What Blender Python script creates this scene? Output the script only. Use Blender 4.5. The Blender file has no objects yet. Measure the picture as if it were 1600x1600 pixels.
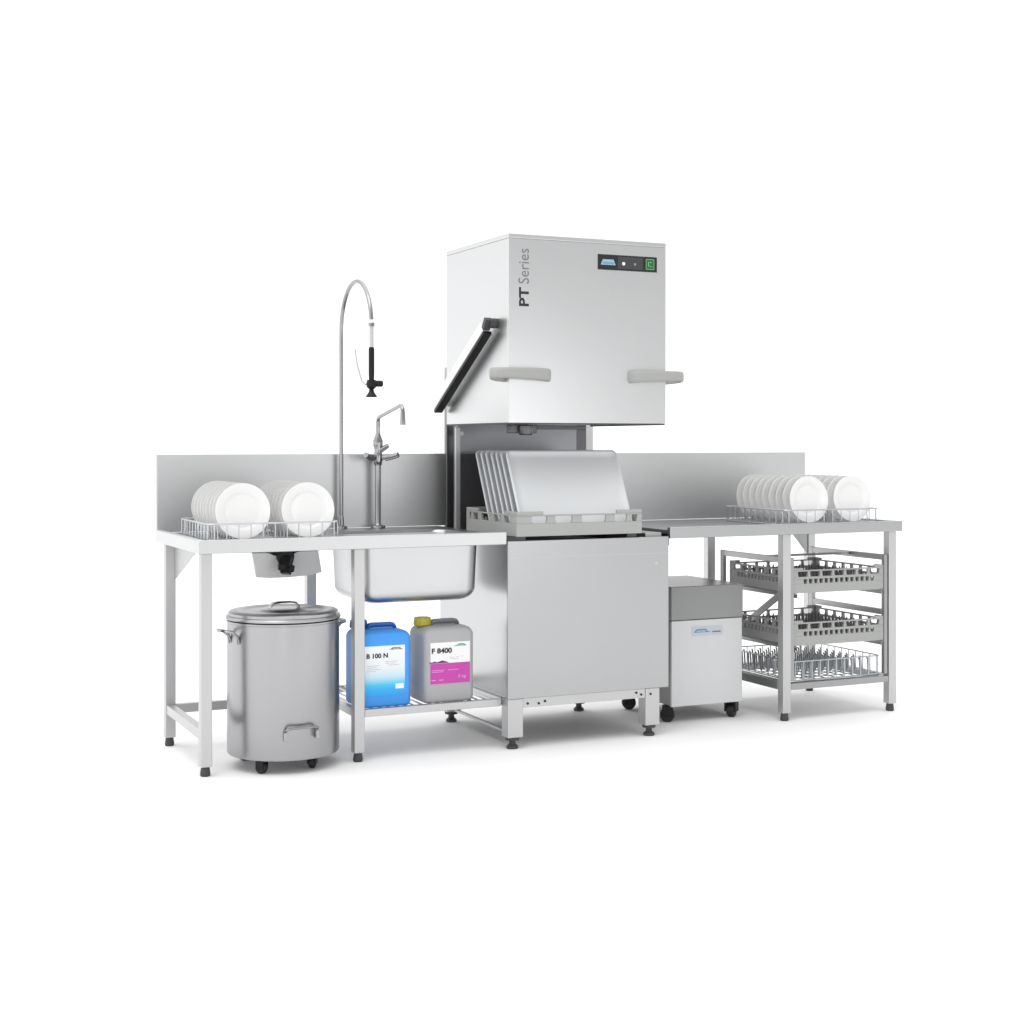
import bpy, bmesh, math, random
from mathutils import Vector, Matrix
random.seed(7)
R = math.radians
PI = math.pi
scene = bpy.context.scene
COL = scene.collection

# ---------------------------------------------------------------- materials
def new_mat(name):
    m = bpy.data.materials.new(name); m.use_nodes = True
    nt = m.node_tree
    b = nt.nodes['Principled BSDF']
    return m, nt, b

def steel(name, col=(.52, .525, .53), rough=.27, streak=(4, 4, 260), bump=.02, var=.05, metallic=1.0, cloud=.0):
    """brushed stainless steel: fine streaks in roughness and a faint bump"""
    m, nt, b = new_mat(name)
    N, L = nt.nodes, nt.links
    tc = N.new('ShaderNodeTexCoord'); mp = N.new('ShaderNodeMapping')
    mp.inputs['Scale'].default_value = streak
    L.new(tc.outputs['Object'], mp.inputs['Vector'])
    nz = N.new('ShaderNodeTexNoise'); nz.inputs['Scale'].default_value = 1.0
    nz.inputs['Detail'].default_value = 4; nz.inputs['Roughness'].default_value = .6
    L.new(mp.outputs['Vector'], nz.inputs['Vector'])
    big = N.new('ShaderNodeTexNoise'); big.inputs['Scale'].default_value = 3.2
    big.inputs['Detail'].default_value = 3
    L.new(tc.outputs['Object'], big.inputs['Vector'])
    add = N.new('ShaderNodeMath'); add.operation = 'MULTIPLY_ADD'
    add.inputs[1].default_value = var; add.inputs[2].default_value = rough - var*.5
    L.new(nz.outputs['Fac'], add.inputs[0])
    add2 = N.new('ShaderNodeMath'); add2.operation = 'MULTIPLY_ADD'
    add2.inputs[1].default_value = var*1.4
    L.new(big.outputs['Fac'], add2.inputs[0]); L.new(add.outputs[0], add2.inputs[2])
    L.new(add2.outputs[0], b.inputs['Roughness'])
    bp = N.new('ShaderNodeBump'); bp.inputs['Strength'].default_value = bump
    bp.inputs['Distance'].default_value = .002
    L.new(nz.outputs['Fac'], bp.inputs['Height']); L.new(bp.outputs['Normal'], b.inputs['Normal'])
    b.inputs['Base Color'].default_value = (*col, 1)
    b.inputs['Metallic'].default_value = metallic
    return m

def plain(name, col, rough=.45, spec=.5, metallic=0, var=.0, bump=0.0, scale=120, coat=0):
    m, nt, b = new_mat(name)
    N, L = nt.nodes, nt.links
    b.inputs['Roughness'].default_value = rough
    b.inputs['Metallic'].default_value = metallic
    b.inputs['Specular IOR Level'].default_value = spec
    b.inputs['Coat Weight'].default_value = coat
    tc = N.new('ShaderNodeTexCoord')
    nz = N.new('ShaderNodeTexNoise'); nz.inputs['Scale'].default_value = scale
    nz.inputs['Detail'].default_value = 3
    L.new(tc.outputs['Object'], nz.inputs['Vector'])
    mx = N.new('ShaderNodeMix'); mx.data_type = 'RGBA'
    mx.inputs[6].default_value = (*[c*(1-var) for c in col], 1)
    mx.inputs[7].default_value = (*[min(1, c*(1+var)) for c in col], 1)
    L.new(nz.outputs['Fac'], mx.inputs[0]); L.new(mx.outputs[2], b.inputs['Base Color'])
    if bump:
        bp = N.new('ShaderNodeBump'); bp.inputs['Strength'].default_value = bump
        bp.inputs['Distance'].default_value = .001
        L.new(nz.outputs['Fac'], bp.inputs['Height']); L.new(bp.outputs['Normal'], b.inputs['Normal'])
    return m

M = {}
M['steel_h'] = steel('brushed_steel_horizontal_grain', streak=(5, 5, 320))
M['steel_v'] = steel('brushed_steel_vertical_grain', streak=(320, 320, 5))
M['hood'] = steel('hood_satin_steel', col=(.62, .625, .63), rough=.27, streak=(5, 5, 320), bump=.012)
M['panel'] = steel('panel_satin_steel', col=(.44, .445, .45), rough=.3, streak=(5, 5, 320), bump=.012)
M['splash'] = steel('splashback_steel', col=(.60, .605, .61), rough=.37, streak=(320, 320, 5), bump=.012)
M['side'] = steel('cabinet_side_steel', col=(.52, .525, .535), rough=.2, streak=(320, 320, 5), bump=.01)
M['top'] = steel('worktop_steel', col=(.45, .455, .46), rough=.25, streak=(5, 320, 320))
M['tube'] = steel('square_tube_steel', col=(.57, .57, .575), rough=.42, streak=(260, 260, 6))
M['edge'] = steel('worktop_edge_steel', col=(.63, .635, .64), rough=.42, streak=(5, 320, 320))
M['tray'] = steel('tray_steel', col=(.66, .675, .69), rough=.5, streak=(6, 300, 300), bump=.01, metallic=.3)
M['bin'] = steel('waste_bin_steel', col=(.41, .41, .42), rough=.27, streak=(320, 320, 4), bump=.015)
M['sink'] = steel('deep_drawn_steel', col=(.58, .585, .59), rough=.3, streak=(60, 60, 60), bump=.01)
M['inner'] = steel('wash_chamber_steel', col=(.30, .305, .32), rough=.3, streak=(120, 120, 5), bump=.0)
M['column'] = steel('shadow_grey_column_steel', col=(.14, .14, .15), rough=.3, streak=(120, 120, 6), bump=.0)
M['chute'] = plain('matt_zinc_sheet', (.82, .82, .82), .5, metallic=.0, var=.02)
M['hose'] = plain('pale_grey_hose', (.50, .50, .50), .5, var=.02)
M['wire_dark'] = steel('dull_wire_steel', col=(.42, .44, .46), rough=.36, streak=(60, 60, 60), bump=.0)
M['inner_dark'] = plain('dark_reflection_and_guide_steel', (.12, .12, .128), .38, metallic=.6, var=.1)  # rack guides; on the lower rear panel its dark tone stands for reflections
M['chrome'] = steel('polished_chrome', col=(.34, .34, .35), rough=.13, streak=(30, 30, 30), bump=.0, var=.03)
M['wire'] = steel('coated_wire_steel', col=(.58, .60, .62), rough=.32, streak=(60, 60, 60), bump=.0)
M['frame_dark'] = steel('runner_frame_steel', col=(.38, .38, .385), rough=.36, streak=(200, 200, 6))
M['black'] = plain('black_plastic', (.006, .006, .007), .42, spec=.3, var=.2, bump=.05, scale=300)
M['foot'] = plain('dark_grey_plastic_foot', (.045, .045, .048), .5, var=.15, bump=.1, scale=300)
M['rubber'] = plain('black_rubber_tyre', (.012, .012, .012), .6, var=.2, bump=.1, scale=400)
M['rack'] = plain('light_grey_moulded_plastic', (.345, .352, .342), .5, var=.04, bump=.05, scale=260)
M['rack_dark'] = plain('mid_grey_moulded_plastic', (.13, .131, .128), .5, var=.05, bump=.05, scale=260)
M['handle'] = plain('grey_plastic_grip', (.33, .335, .325), .45, var=.03, bump=.05, scale=400)
M['china'] = plain('white_porcelain', (.76, .76, .755), .18, var=.01, scale=20, coat=.4)
M['blue_can'] = plain('blue_polyethylene', (.045, .30, .80), .42, var=.06, bump=.06, scale=180)
M['blue_grip'] = plain('deep_blue_polyethylene', (.012, .14, .50), .42, var=.06, bump=.06, scale=180)
M['grey_can'] = plain('grey_polyethylene', (.38, .382, .388), .42, var=.05, bump=.06, scale=180)
M['grey_grip'] = plain('dark_grey_polyethylene', (.17, .172, .18), .42, var=.05, bump=.06, scale=180)
M['yellow'] = plain('mustard_yellow_plastic', (.42, .36, .03), .45, var=.08, bump=.06, scale=200)
M['white_paint'] = plain('white_powder_coat', (.61, .617, .625), .42, var=.012, bump=.04, scale=500)
M['grey_paint'] = plain('grey_powder_coat', (.27, .272, .275), .28, var=.02, bump=.04, scale=500)
M['cover_white'] = plain('white_lever_cover', (.80, .80, .80), .4, var=.01)
M['label_white'] = plain('white_label_paper', (.80, .80, .80), .45, var=.01)
M['label_magenta'] = plain('magenta_label_print', (.50, .05, .36), .45, var=.08, scale=60)
M['label_silver'] = plain('silver_label_film', (.50, .54, .58), .4, var=.03)
M['ink'] = plain('black_print', (.012, .012, .014), .5)
M['ink_grey'] = plain('grey_print', (.16, .165, .17), .5)
M['ink_light'] = plain('pale_grey_print', (.48, .50, .52), .5)
M['ink_teal'] = plain('teal_print', (.02, .30, .28), .5)
M['ink_blue'] = plain('steel_blue_print', (.09, .26, .46), .5)
M['ink_dim'] = plain('dim_grey_print', (.22, .23, .24), .5)
M['ink_white'] = plain('white_print', (.85, .85, .85), .5)
M['ink_pink'] = plain('pale_pink_print', (.72, .34, .62), .5)
M['display'] = plain('black_glass_display', (.012, .014, .016), .12, var=.05)
M['display_mid'] = plain('charcoal_display_field', (.045, .046, .05), .25, var=.05)
M['display_blue'] = plain('pale_blue_display_mark', (.26, .44, .52), .35, var=.05)
M['green'] = plain('green_key_film', (.022, .11, .035), .3, var=.08)
M['floor'] = plain('white_studio_floor', (.86, .86, .86), .75, spec=.12, var=.004, scale=6)

def gradient_label(name):
    """printed label: white running into cyan and clear blue towards the bottom (print, not light)"""
    m, nt, b = new_mat(name)
    N, L = nt.nodes, nt.links
    tc = N.new('ShaderNodeTexCoord'); sp = N.new('ShaderNodeSeparateXYZ')
    L.new(tc.outputs['Generated'], sp.inputs[0])
    cr = N.new('ShaderNodeValToRGB')
    e = cr.color_ramp.elements
    e[0].position = 0.0; e[0].color = (.02, .30, .75, 1)
    e[1].position = 1.0; e[1].color = (.80, .82, .83, 1)
    for p, c in ((.13, (.02, .40, .78, 1)), (.22, (.06, .50, .78, 1)), (.38, (.50, .70, .80, 1)), (.55, (.72, .77, .80, 1))):
        n = e.new(p); n.color = c
    L.new(sp.outputs['Z'], cr.inputs[0]); L.new(cr.outputs[0], b.inputs['Base Color'])
    b.inputs['Roughness'].default_value = .4
    return m
M['label_blue'] = gradient_label('blue_gradient_label_print')

# ---------------------------------------------------------------- mesh builder
class MB:
    def __init__(s): s.bm = bmesh.new(); s.mi = 0
    def _tag(s, faces, smooth=False):
        for f in faces: f.material_index = s.mi; f.smooth = smooth
    def box(s, x0, x1, y0, y1, z0, z1, mat=None):
        c = [(x, y, z) for x in (x0, x1) for y in (y0, y1) for z in (z0, z1)]
        if mat is not None: c = [mat @ Vector(p) for p in c]
        v = [s.bm.verts.new(p) for p in c]
        idx = [(0, 1, 3, 2), (4, 6, 7, 5), (0, 4, 5, 1), (2, 3, 7, 6), (0, 2, 6, 4), (1, 5, 7, 3)]
        s._tag([s.bm.faces.new([v[i] for i in q]) for q in idx]); return s
    def bar(s, a, b, w, h, up=(0, 0, 1)):
        a, b = Vector(a), Vector(b); d = b-a; l = d.length; d.normalize()
        u = Vector(up); sd = d.cross(u).normalized(); u = sd.cross(d)
        m = Matrix((( d.x, sd.x, u.x, a.x), (d.y, sd.y, u.y, a.y), (d.z, sd.z, u.z, a.z), (0, 0, 0, 1)))
        return s.box(0, l, -w/2, w/2, -h/2, h/2, m)
    def loft(s, rings, cap0=True, cap1=True, closed=True, smooth=True):
        vs = [[s.bm.verts.new(p) for p in r] for r in rings]
        n = len(vs[0]); fs = []
        for a, b in zip(vs, vs[1:]):
            for i in range(n if closed else n-1):
                j = (i+1) % n
                fs.append(s.bm.faces.new((a[i], a[j], b[j], b[i])))
        if cap0: fs.append(s.bm.faces.new(list(reversed(vs[0]))))
        if cap1: fs.append(s.bm.faces.new(vs[-1]))
        s._tag(fs, smooth); return s
    def tube(s, pts, r, segs=10, closed=False, flat=None):
        pts = [Vector(p) for p in pts]; n = len(pts)
        rad = r if isinstance(r, (list, tuple)) else [r]*n
        T = []
        for i in range(n):
            if closed: t = pts[(i+1) % n]-pts[i-1]
            else: t = pts[min(i+1, n-1)]-pts[max(i-1, 0)]
            T.append(t.normalized())
        ref = Vector((0, 0, 1)) if abs(T[0].z) < .9 else Vector((1, 0, 0))
        u = (ref - T[0]*ref.dot(T[0])).normalized(); rings = []
        for i in range(n):
            u = (u - T[i]*u.dot(T[i])).normalized(); w = T[i].cross(u)
            rings.append([pts[i] + (u*math.cos(2*PI*k/segs) + w*math.sin(2*PI*k/segs))*rad[i] for k in range(segs)])
        if closed:
            rings.append(rings[0])
            vs = [[s.bm.verts.new(p) for p in q] for q in rings[:-1]]; vs.append(vs[0]); fs = []
            for a, b in zip(vs, vs[1:]):
                for k in range(segs):
                    j = (k+1) % segs; fs.append(s.bm.faces.new((a[k], a[j], b[j], b[k])))
            s._tag(fs, True)
        else: s.loft(rings)
        return s
    def lathe(s, prof, c=(0, 0, 0), axis='z', segs=48):
        """prof: (radius, height) pairs along the axis"""
        rings = []
        for r, h in prof:
            ring = []
            for k in range(segs):
                a = 2*PI*k/segs; p, q = r*math.cos(a), r*math.sin(a)
                o = (p, q, h) if axis == 'z' else ((p, h, -q) if axis == 'y' else (h, p, q))
                ring.append(Vector(c)+Vector(o))
            rings.append(ring)
        return s.loft(rings)
    def prism(s, poly, vec):
        """extrude a flat polygon (list of 3D points) along vec"""
        vec = Vector(vec)
        a = [s.bm.verts.new(p) for p in poly]; b = [s.bm.verts.new(Vector(p)+vec) for p in poly]
        fs = [s.bm.faces.new(list(reversed(a))), s.bm.faces.new(b)]; n = len(a)
        for i in range(n): fs.append(s.bm.faces.new((a[i], a[(i+1) % n], b[(i+1) % n], b[i])))
        s._tag(fs); return s
    def build(s, name, mat, parent=None, bevel=0, base=None, angle=35, solid=0):
        bmesh.ops.recalc_face_normals(s.bm, faces=s.bm.faces[:])
        me = bpy.data.meshes.new(name)
        off = None
        if parent is not None:
            off = Vector(parent['_base']) if '_base' in parent else Vector((0, 0, 0))
        elif base is not None: off = Vector(base)
        if off is not None: bmesh.ops.translate(s.bm, verts=s.bm.verts[:], vec=-off)
        s.bm.to_mesh(me); s.bm.free()
        for p in me.polygons: p.use_smooth = True
        me.set_sharp_from_angle(angle=R(angle))
        for m in (mat if isinstance(mat, (list, tuple)) else [mat]): me.materials.append(m)
        o = bpy.data.objects.new(name, me); COL.objects.link(o)
        if parent is not None:
            o.parent = parent; o['_base'] = list(off)
        elif base is not None:
            o.location = base; o['_base'] = list(base)
        if solid:
            md = o.modifiers.new('solid', 'SOLIDIFY'); md.thickness = solid; md.offset = -1
        if bevel:
            md = o.modifiers.new('bevel', 'BEVEL'); md.width = bevel; md.segments = 2
            md.limit_method = 'ANGLE'; md.angle_limit = R(40); md.harden_normals = True
        return o

def thing(name, label, cat, base, group=None):
    o = bpy.data.objects.new(name, None); COL.objects.link(o)
    o.location = base; o['_base'] = list(base); o.empty_display_size = .1
    o['label'] = label; o['category'] = cat
    if group: o['group'] = group
    return o
def tag(o, label, cat, group=None):
    o['label'] = label; o['category'] = cat
    if group: o['group'] = group
    return o
def dup(root, loc, label, group=None):
    r = root.copy(); COL.objects.link(r); r.location = loc; r['label'] = label
    if group: r['group'] = group
    for ch in list(root.children):
        c = ch.copy(); COL.objects.link(c); c.parent = r
        for g in list(ch.children):
            d = g.copy(); COL.objects.link(d); d.parent = c
    return r

def rrect(cx, cy, w, d, r, z, n=6):
    pts = []
    for sx, sy, a0 in ((1, 1, 0), (-1, 1, 90), (-1, -1, 180), (1, -1, 270)):
        for k in range(n+1):
            a = R(a0 + 90*k/n)
            pts.append(Vector((cx + sx*(w/2-r) + r*math.cos(a), cy + sy*(d/2-r) + r*math.sin(a), z)))
    return pts
def arc(c, r, a0, a1, n, plane='yz'):
    out = []
    for k in range(n+1):
        a = R(a0+(a1-a0)*k/n); p, q = r*math.cos(a), r*math.sin(a)
        out.append(Vector(c)+Vector({'yz': (0, p, q), 'xz': (p, 0, q), 'xy': (p, q, 0)}[plane]))
    return out

def text(name, body, parent, mat, origin, xdir, ydir, width=None, height=None, bold=0, lift=.0006):
    """flat raised lettering; origin = lower left corner, xdir/ydir = writing and up directions"""
    cu = bpy.data.curves.new(name, 'FONT'); cu.body = body; cu.size = 1; cu.offset = bold
    cu.extrude = 0.0; cu.resolution_u = 4
    o = bpy.data.objects.new(name, cu); COL.objects.link(o)
    dg = bpy.context.evaluated_depsgraph_get()
    me = bpy.data.meshes.new_from_object(o.evaluated_get(dg))
    bpy.data.objects.remove(o); bpy.data.curves.remove(cu)
    xs = [v.co.x for v in me.vertices]; ys = [v.co.y for v in me.vertices]
    sx = (width/(max(xs)-min(xs))) if width else None
    sy = (height/(max(ys)-min(ys))) if height else None
    sx = sx or sy; sy = sy or sx
    X, Y = Vector(xdir), Vector(ydir); Z = X.cross(Y)
    base = Vector(parent['_base'])
    x0, y0 = min(xs), min(ys)
    for v in me.vertices:
        v.co = Vector(origin) + X*((v.co.x-x0)*sx) + Y*((v.co.y-y0)*sy) + Z*lift - base
    me.materials.clear(); me.materials.append(mat)
    me.name = name
    t = bpy.data.objects.new(name, me); COL.objects.link(t); t.parent = parent; t['_base'] = list(base)
    return t

# ================================================================ setting
f = MB(); f.box(-30, 30, -12, 60, -.05, 0)
fl = f.build('floor', M['floor']); fl['kind'] = 'structure'

ZT = .85                                   # worktop height

# ================================================================ shared shapes
def foot(parent, x, y, top, r=.017, kind='plug'):
    m = MB()
    if kind == 'plug':
        m.lathe([(r*.92, 0), (r*1.08, .004), (r*1.08, .012), (r*.95, top*.75), (r*.9, top)], (x, y, 0), segs=20)
    else:
        m.lathe([(r*1.0, 0), (r*1.08, .003), (r*1.05, .010), (r*.62, .018), (r*.55, .030), (r*1.25, .034), (r*1.3, top)], (x, y, 0), segs=20)
    return m.build('foot', M['foot'], parent)
def table_leg(parent, x, y, z1, w=.041, z0=.034):
    m = MB(); m.box(x-w/2, x+w/2, y-w/2, y+w/2, z0, z1)
    l = m.build('leg', M['tube'], parent, bevel=.003)
    foot(l, x, y, z0+.001)
    return l

# ================================================================ table with sink
sink_table = thing('sink_table', 'stainless steel table with a sink and splashback left of the dishwasher', 'table', (.6, .36, 0))
P = sink_table
m = MB()                                   # sheet around the sink opening, edges proud of it
SX0, SX1, SY0, SY1 = .646, 1.138, .10, .50
m.box(.028, SX0, .028, .715, .822, .838); m.box(SX1, 1.2035, .028, .715, .822, .838)
m.box(SX0, SX1, .028, SY0, .822, .838); m.box(SX0, SX1, SY1, .715, .822, .838)
m.build('worktop', M['top'], P)
m = MB(); m.box(0, 1.2035, 0, .026, .801, ZT); m.box(0, .026, .028, .745, .801, ZT)
m.build('worktop_edge', M['edge'], P, bevel=.004)
m = MB(); m.box(.001, 1.2465, .717, .747, .8385, 1.150)
m.build('splashback', M['splash'], P, bevel=.003)
for x, y in ((.040, .064), (.617, .064), (.040, .66), (.617, .66)): table_leg(P, x, y, .80)
m = MB(); m.box(.024, .056, .0855, .6385, .128, .164); m.build('stretcher', M['tube'], P, bevel=.002)
m = MB(); m.box(.062, .595, .645, .675, .128, .164); m.build('stretcher', M['tube'], P, bevel=.002)
m = MB(); m.prism([(.055, .638, .798), (.055, .638, .655), (.055, .25, .798)], (.003, 0, 0))
m.build('gusset_plate', M['tube'], P)
# slatted lower shelf between the second leg pair and the machine
m = MB(); m.box(.639, 1.203, .050, .078, .166, .194); m.box(.639, 1.203, .62, .648, .166, .194)
m.box(.603, .631, .086, .638, .166, .194)
sh = m.build('shelf', M['tube'], P, bevel=.002)
m = MB()
for k in range(17):
    x = .648 + k*.0338; m.tube([(x, .079, .190), (x, .619, .190)], .0042, 8)
m.build('shelf_rod', M['wire'], sh)['kind'] = 'stuff'
# deep-drawn sink basin
m = MB(); rings = []
cx, cy, W, D = (SX0+SX1)/2, (SY0+SY1)/2, SX1-SX0, SY1-SY0
for z, ins in ((.838, -.012), (.834, -.003), (.826, 0), (.66, .006)): rings.append(rrect(cx, cy, W-2*ins, D-2*ins, .055, z))
for k in range(1, 8):
    a = R(90*k/7); ins = .006 + .055*(1-math.cos(a)); z = .636 - .055*math.sin(a)
    rings.append(rrect(cx, cy, W-2*ins, D-2*ins, max(.055-.02*k/7, .03), z))
rings.append(rrect(cx, cy, .1, .1, .03, .578))
m.loft(rings, cap0=False)
m.build('sink_basin', M['sink'], P, solid=.0015, angle=60)
# sloping scrap chute below the worktop with a black valve knob
m = MB()
ct = [(.288, .345, .772), (.552, .345, .774), (.568, .352, .690), (.53, .354, .680), (.44, .355, .674), (.36, .355, .674), (.306, .353, .679)]
m.prism(ct, (0, .012, .003))
ch = m.build('scrap_chute', M['chute'], P, bevel=.001)
m = MB(); m.box(.290, .552, .350, .40, .7755, .8215); m.build('chute_bracket', M['column'], ch)
m = MB()
m.lathe([(0, -.012), (.030, -.012), (.034, -.004), (.034, .018), (.026, .026), (0, .026)], (.415, .328, .758), 'y', 20)
m.loft([[Vector((.405+q*math.cos(2*PI*k/16), .335+.018*math.sin(2*PI*k/16), z)) for k in range(16)] for q, z in ((.075, .776), (.055, .772), (.034, .762))])
m.bar((.418, .318, .755), (.402, .300, .715), .046, .034)
m.bar((.378, .298, .722), (.438, .294, .712), .022, .026)
m.bar((.410, .296, .716), (.402, .288, .694), .040, .024)
m.build('valve_knob', M['black'], ch, bevel=.004)

# ================================================================ sprayer and tap on the sink table
t = thing('pre_rinse_sprayer', 'tall chrome arched pre-rinse sprayer with black spray gun above the sink', 'sprayer', (.757, .68, .8385))
m = MB()
pts = [(.757, .68, .846), (.757, .68, 1.1), (.757, .68, 1.4), (.757, .68, 1.62)] + arc((.757, .4925, 1.655), .1875, 0, 172, 22)
# ease the arch a little taller than a half circle
pts = [Vector((p[0], p[1], p[2] if p[2] < 1.655 else 1.655 + (p[2]-1.655)*1.04)) for p in pts]
m.tube(pts, .0088, 14); m.build('riser_pipe', M['chrome'], t)
m = MB(); m.lathe([(.024, 0), (.026, .003), (.024, .010), (.012, .014), (.0105, .05), (0.0088, .052)], (.757, .68, .8385), segs=24)
m.build('base_flange', M['chrome'], t)
m = MB(); m.lathe([(0, 0), (.0125, 0), (.0125, .012), (.010, .016), (0, .016)], (.757, .306, 1.655), segs=18); m.build('pipe_collar', M['chrome'], t)
m = MB(); m.tube([(.757, .306, 1.66), (.757, .306, 1.60), (.757, .306, 1.572)], .0086, 12); m.build('hose', M['hose'], t)
m = MB()
m.lathe([(0, 1.440), (.0105, 1.440), (.0115, 1.47), (.0115, 1.565), (.0095, 1.573), (0, 1.574)], (.757, .306, 0), segs=18)
m.lathe([(0, 1.408), (.010, 1.408), (.019, 1.416), (.021, 1.430), (.017, 1.444), (0, 1.445)], (.757, .306, 0), segs=20)
m.lathe([(0, 0), (.0125, 0), (.0125, .028), (.010, .031), (0, .031)], (.772, .306, 1.430), 'x', 16)
gun = m.build('spray_gun', M['black'], t)
m = MB(); m.lathe([(0, 1.376), (.021, 1.376), (.022, 1.380), (.011, 1.396), (.008, 1.412), (0, 1.412)], (.757, .306, 0), segs=24)
m.build('spray_nozzle', M['black'], gun)
m = MB(); m.tube([(.738, .32, 1.425), (.727, .335, 1.44), (.712, .345, 1.50), (.702, .345, 1.568)], [.0036, .0036, .0034, .003], 8)
m.build('trigger_lever', M['hose'], gun)

t = thing('mixer_tap', 'chrome mixer tap with swivel spout standing behind the sink', 'tap', (.912, .66, .8385))
X, Y = .912, .66
m = MB(); m.lathe([(.030, .8385), (.032, .842), (.030, .849), (.016, .853), (.0125, .858), (.0125, 1.10), (.016, 1.104), (.019, 1.12), (.019, 1.15), (.015, 1.165), (.021, 1.185), (.021, 1.205), (.013, 1.225), (.0095, 1.235), (0, 1.236)], (X, Y, 0), segs=28)
m.build('column', M['chrome'], t)
m = MB(); m.tube([(X, Y, 1.23), (X, Y, 1.285), (X, Y-.006, 1.298), (X, Y-.02, 1.305), (X, .40, 1.345), (X, .385, 1.346), (X, .374, 1.338), (X, .37, 1.325)], [.0095, .0085, .0085, .008, .008, .0085, .009, .009], 14)
m.tube([(X, .37, 1.33), (X, .368, 1.31), (X, .368, 1.268)], [.0085, .0105, .012], 14)
m.build('spout', M['chrome'], t)
for s in (-1, 1):
    m = MB(); m.tube([(X+s*.012, Y-.004, 1.135), (X+s*.03, Y-.012, 1.135)], .011, 14)
    m.tube([(X+s*.03, Y-.012, 1.134), (X+s*.052, Y-.03, 1.138), (X+s*.072, Y-.05, 1.146)], [.015, .0125, .0115], 14)
    m.build('valve_handle', M['chrome'], t)
m = MB(); m.tube([(X+.01, Y-.008, 1.165), (X+.035, Y-.03, 1.185)], [.012, .010], 12); m.build('diverter_knob', M['chrome'], t)

# ================================================================ dishwasher
dw = thing('hood_dishwasher', 'steel pass-through dishwasher with its tall hood raised, between the two tables', 'dishwasher', (1.565, .34, 0))
P = dw
HX0, HX1, HY0, HY1, HZ0, HZ1 = 1.209, 1.916, -.005, .626, 1.274, 2.011
m = MB()                                   # hood: open-bottomed sheet box with a proud cap
m.box(HX0, HX1, HY0, HY0+.012, HZ0, 1.9925); m.box(HX0, HX0+.012, HY0+.0125, HY1-.0125, HZ0, 1.9925)
m.box(HX1-.012, HX1, HY0+.0125, HY1-.0125, HZ0, 1.9925); m.box(HX0, HX1, HY1-.012, HY1, HZ0, 1.9925)
hood = m.build('hood', M['hood'], P, bevel=.002)
m = MB(); m.box(HX0-.0008, HX1+.0008, HY0-.0008, HY1+.0008, 1.9928, HZ1); m.build('hood_cap', M['hood'], hood, bevel=.003)
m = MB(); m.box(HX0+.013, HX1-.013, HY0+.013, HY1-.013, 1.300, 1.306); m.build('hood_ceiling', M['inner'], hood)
m = MB(); m.box(HX0+.003, HX1-.003, HY0+.003, HY0+.016, HZ0-.006, HZ0-.0005); m.box(HX0+.003, HX0+.016, HY0+.017, HY1-.004, HZ0-.006, HZ0-.0005)
m.box(HX1-.016, HX1-.003, HY0+.017, HY1-.004, HZ0-.006, HZ0-.0005); m.build('hood_seal', M['foot'], hood)
m = MB(); m.box(1.275, 1.32, .515, .54, HZ1+.0005, HZ1+.008); m.build('vent_clip', M['foot'], hood)
# lettering, reading upward near the left edge
text('lettering', 'PT', hood, M['ink'], (1.2955, HY0, 1.729), (0, 0, 1), (-1, 0, 0), width=.074, height=.042, bold=.028)
text('lettering', 'Series', hood, M['ink_grey'], (1.2960, HY0, 1.817), (0, 0, 1), (-1, 0, 0), width=.137, height=.0455)
# control panel
yf = HY0
m = MB(); m.box(1.601, 1.873, yf-.003, yf+.004, 1.8885, 1.9505); cp = m.build('control_panel', M['display'], hood, bevel=.0015)
m = MB(); m.box(1.690, 1.806, yf-.0042, yf-.0032, 1.8955, 1.944); m.build('display_field', M['display_mid'], hood)
m = MB(); m.prism([(1.612, yf-.0034, 1.9085), (1.680, yf-.0034, 1.9085), (1.671, yf-.0034, 1.9305), (1.622, yf-.0034, 1.9305)], (0, -.0008, 0)); m.build('logo_plate', M['display_blue'], hood)
text('lettering', 'winterhalter', hood, M['ink_blue'], (1.620, yf-.0042, 1.9125), (1, 0, 0), (0, 0, 1), width=.054, height=.009, bold=.01)
for x, mt, r in ((1.7165, 'ink_white', .0068), (1.769, 'ink_dim', .0055)):
    m = MB(); m.lathe([(0, 0), (r, 0), (r, .0015), (0, .0015)], (x, yf-.0056, 1.9165), 'y', 20); m.build('indicator_light', M[mt], hood)
m = MB(); m.box(1.818, 1.860, yf-.0045, yf-.0031, 1.8965, 1.9425); m.build('start_button', M['green'], hood, bevel=.0005)
m = MB()
for a, b in (((1.821, 1.8995), (1.857, 1.8995)), ((1.857, 1.8995), (1.857, 1.9395)), ((1.857, 1.9395), (1.821, 1.9395)), ((1.821, 1.9395), (1.821, 1.8995))):
    m.bar((a[0], yf-.0049, a[1]), (b[0], yf-.0049, b[1]), .0006, .0016, up=(0, 0, 1) if a[1] == b[1] else (1, 0, 0))
m.bar((1.832, yf-.0049, 1.911), (1.832, yf-.0049, 1.930), .0006, .003, up=(1, 0, 0)); m.bar((1.838, yf-.0049, 1.911), (1.846, yf-.0049, 1.911), .0006, .003)
m.bar((1.838, yf-.0049, 1.928), (1.846, yf-.0049, 1.928), .0006, .003)
m.build('button_symbol', plain('bright_green_print', (.18, .55, .22), .4), hood)
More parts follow.
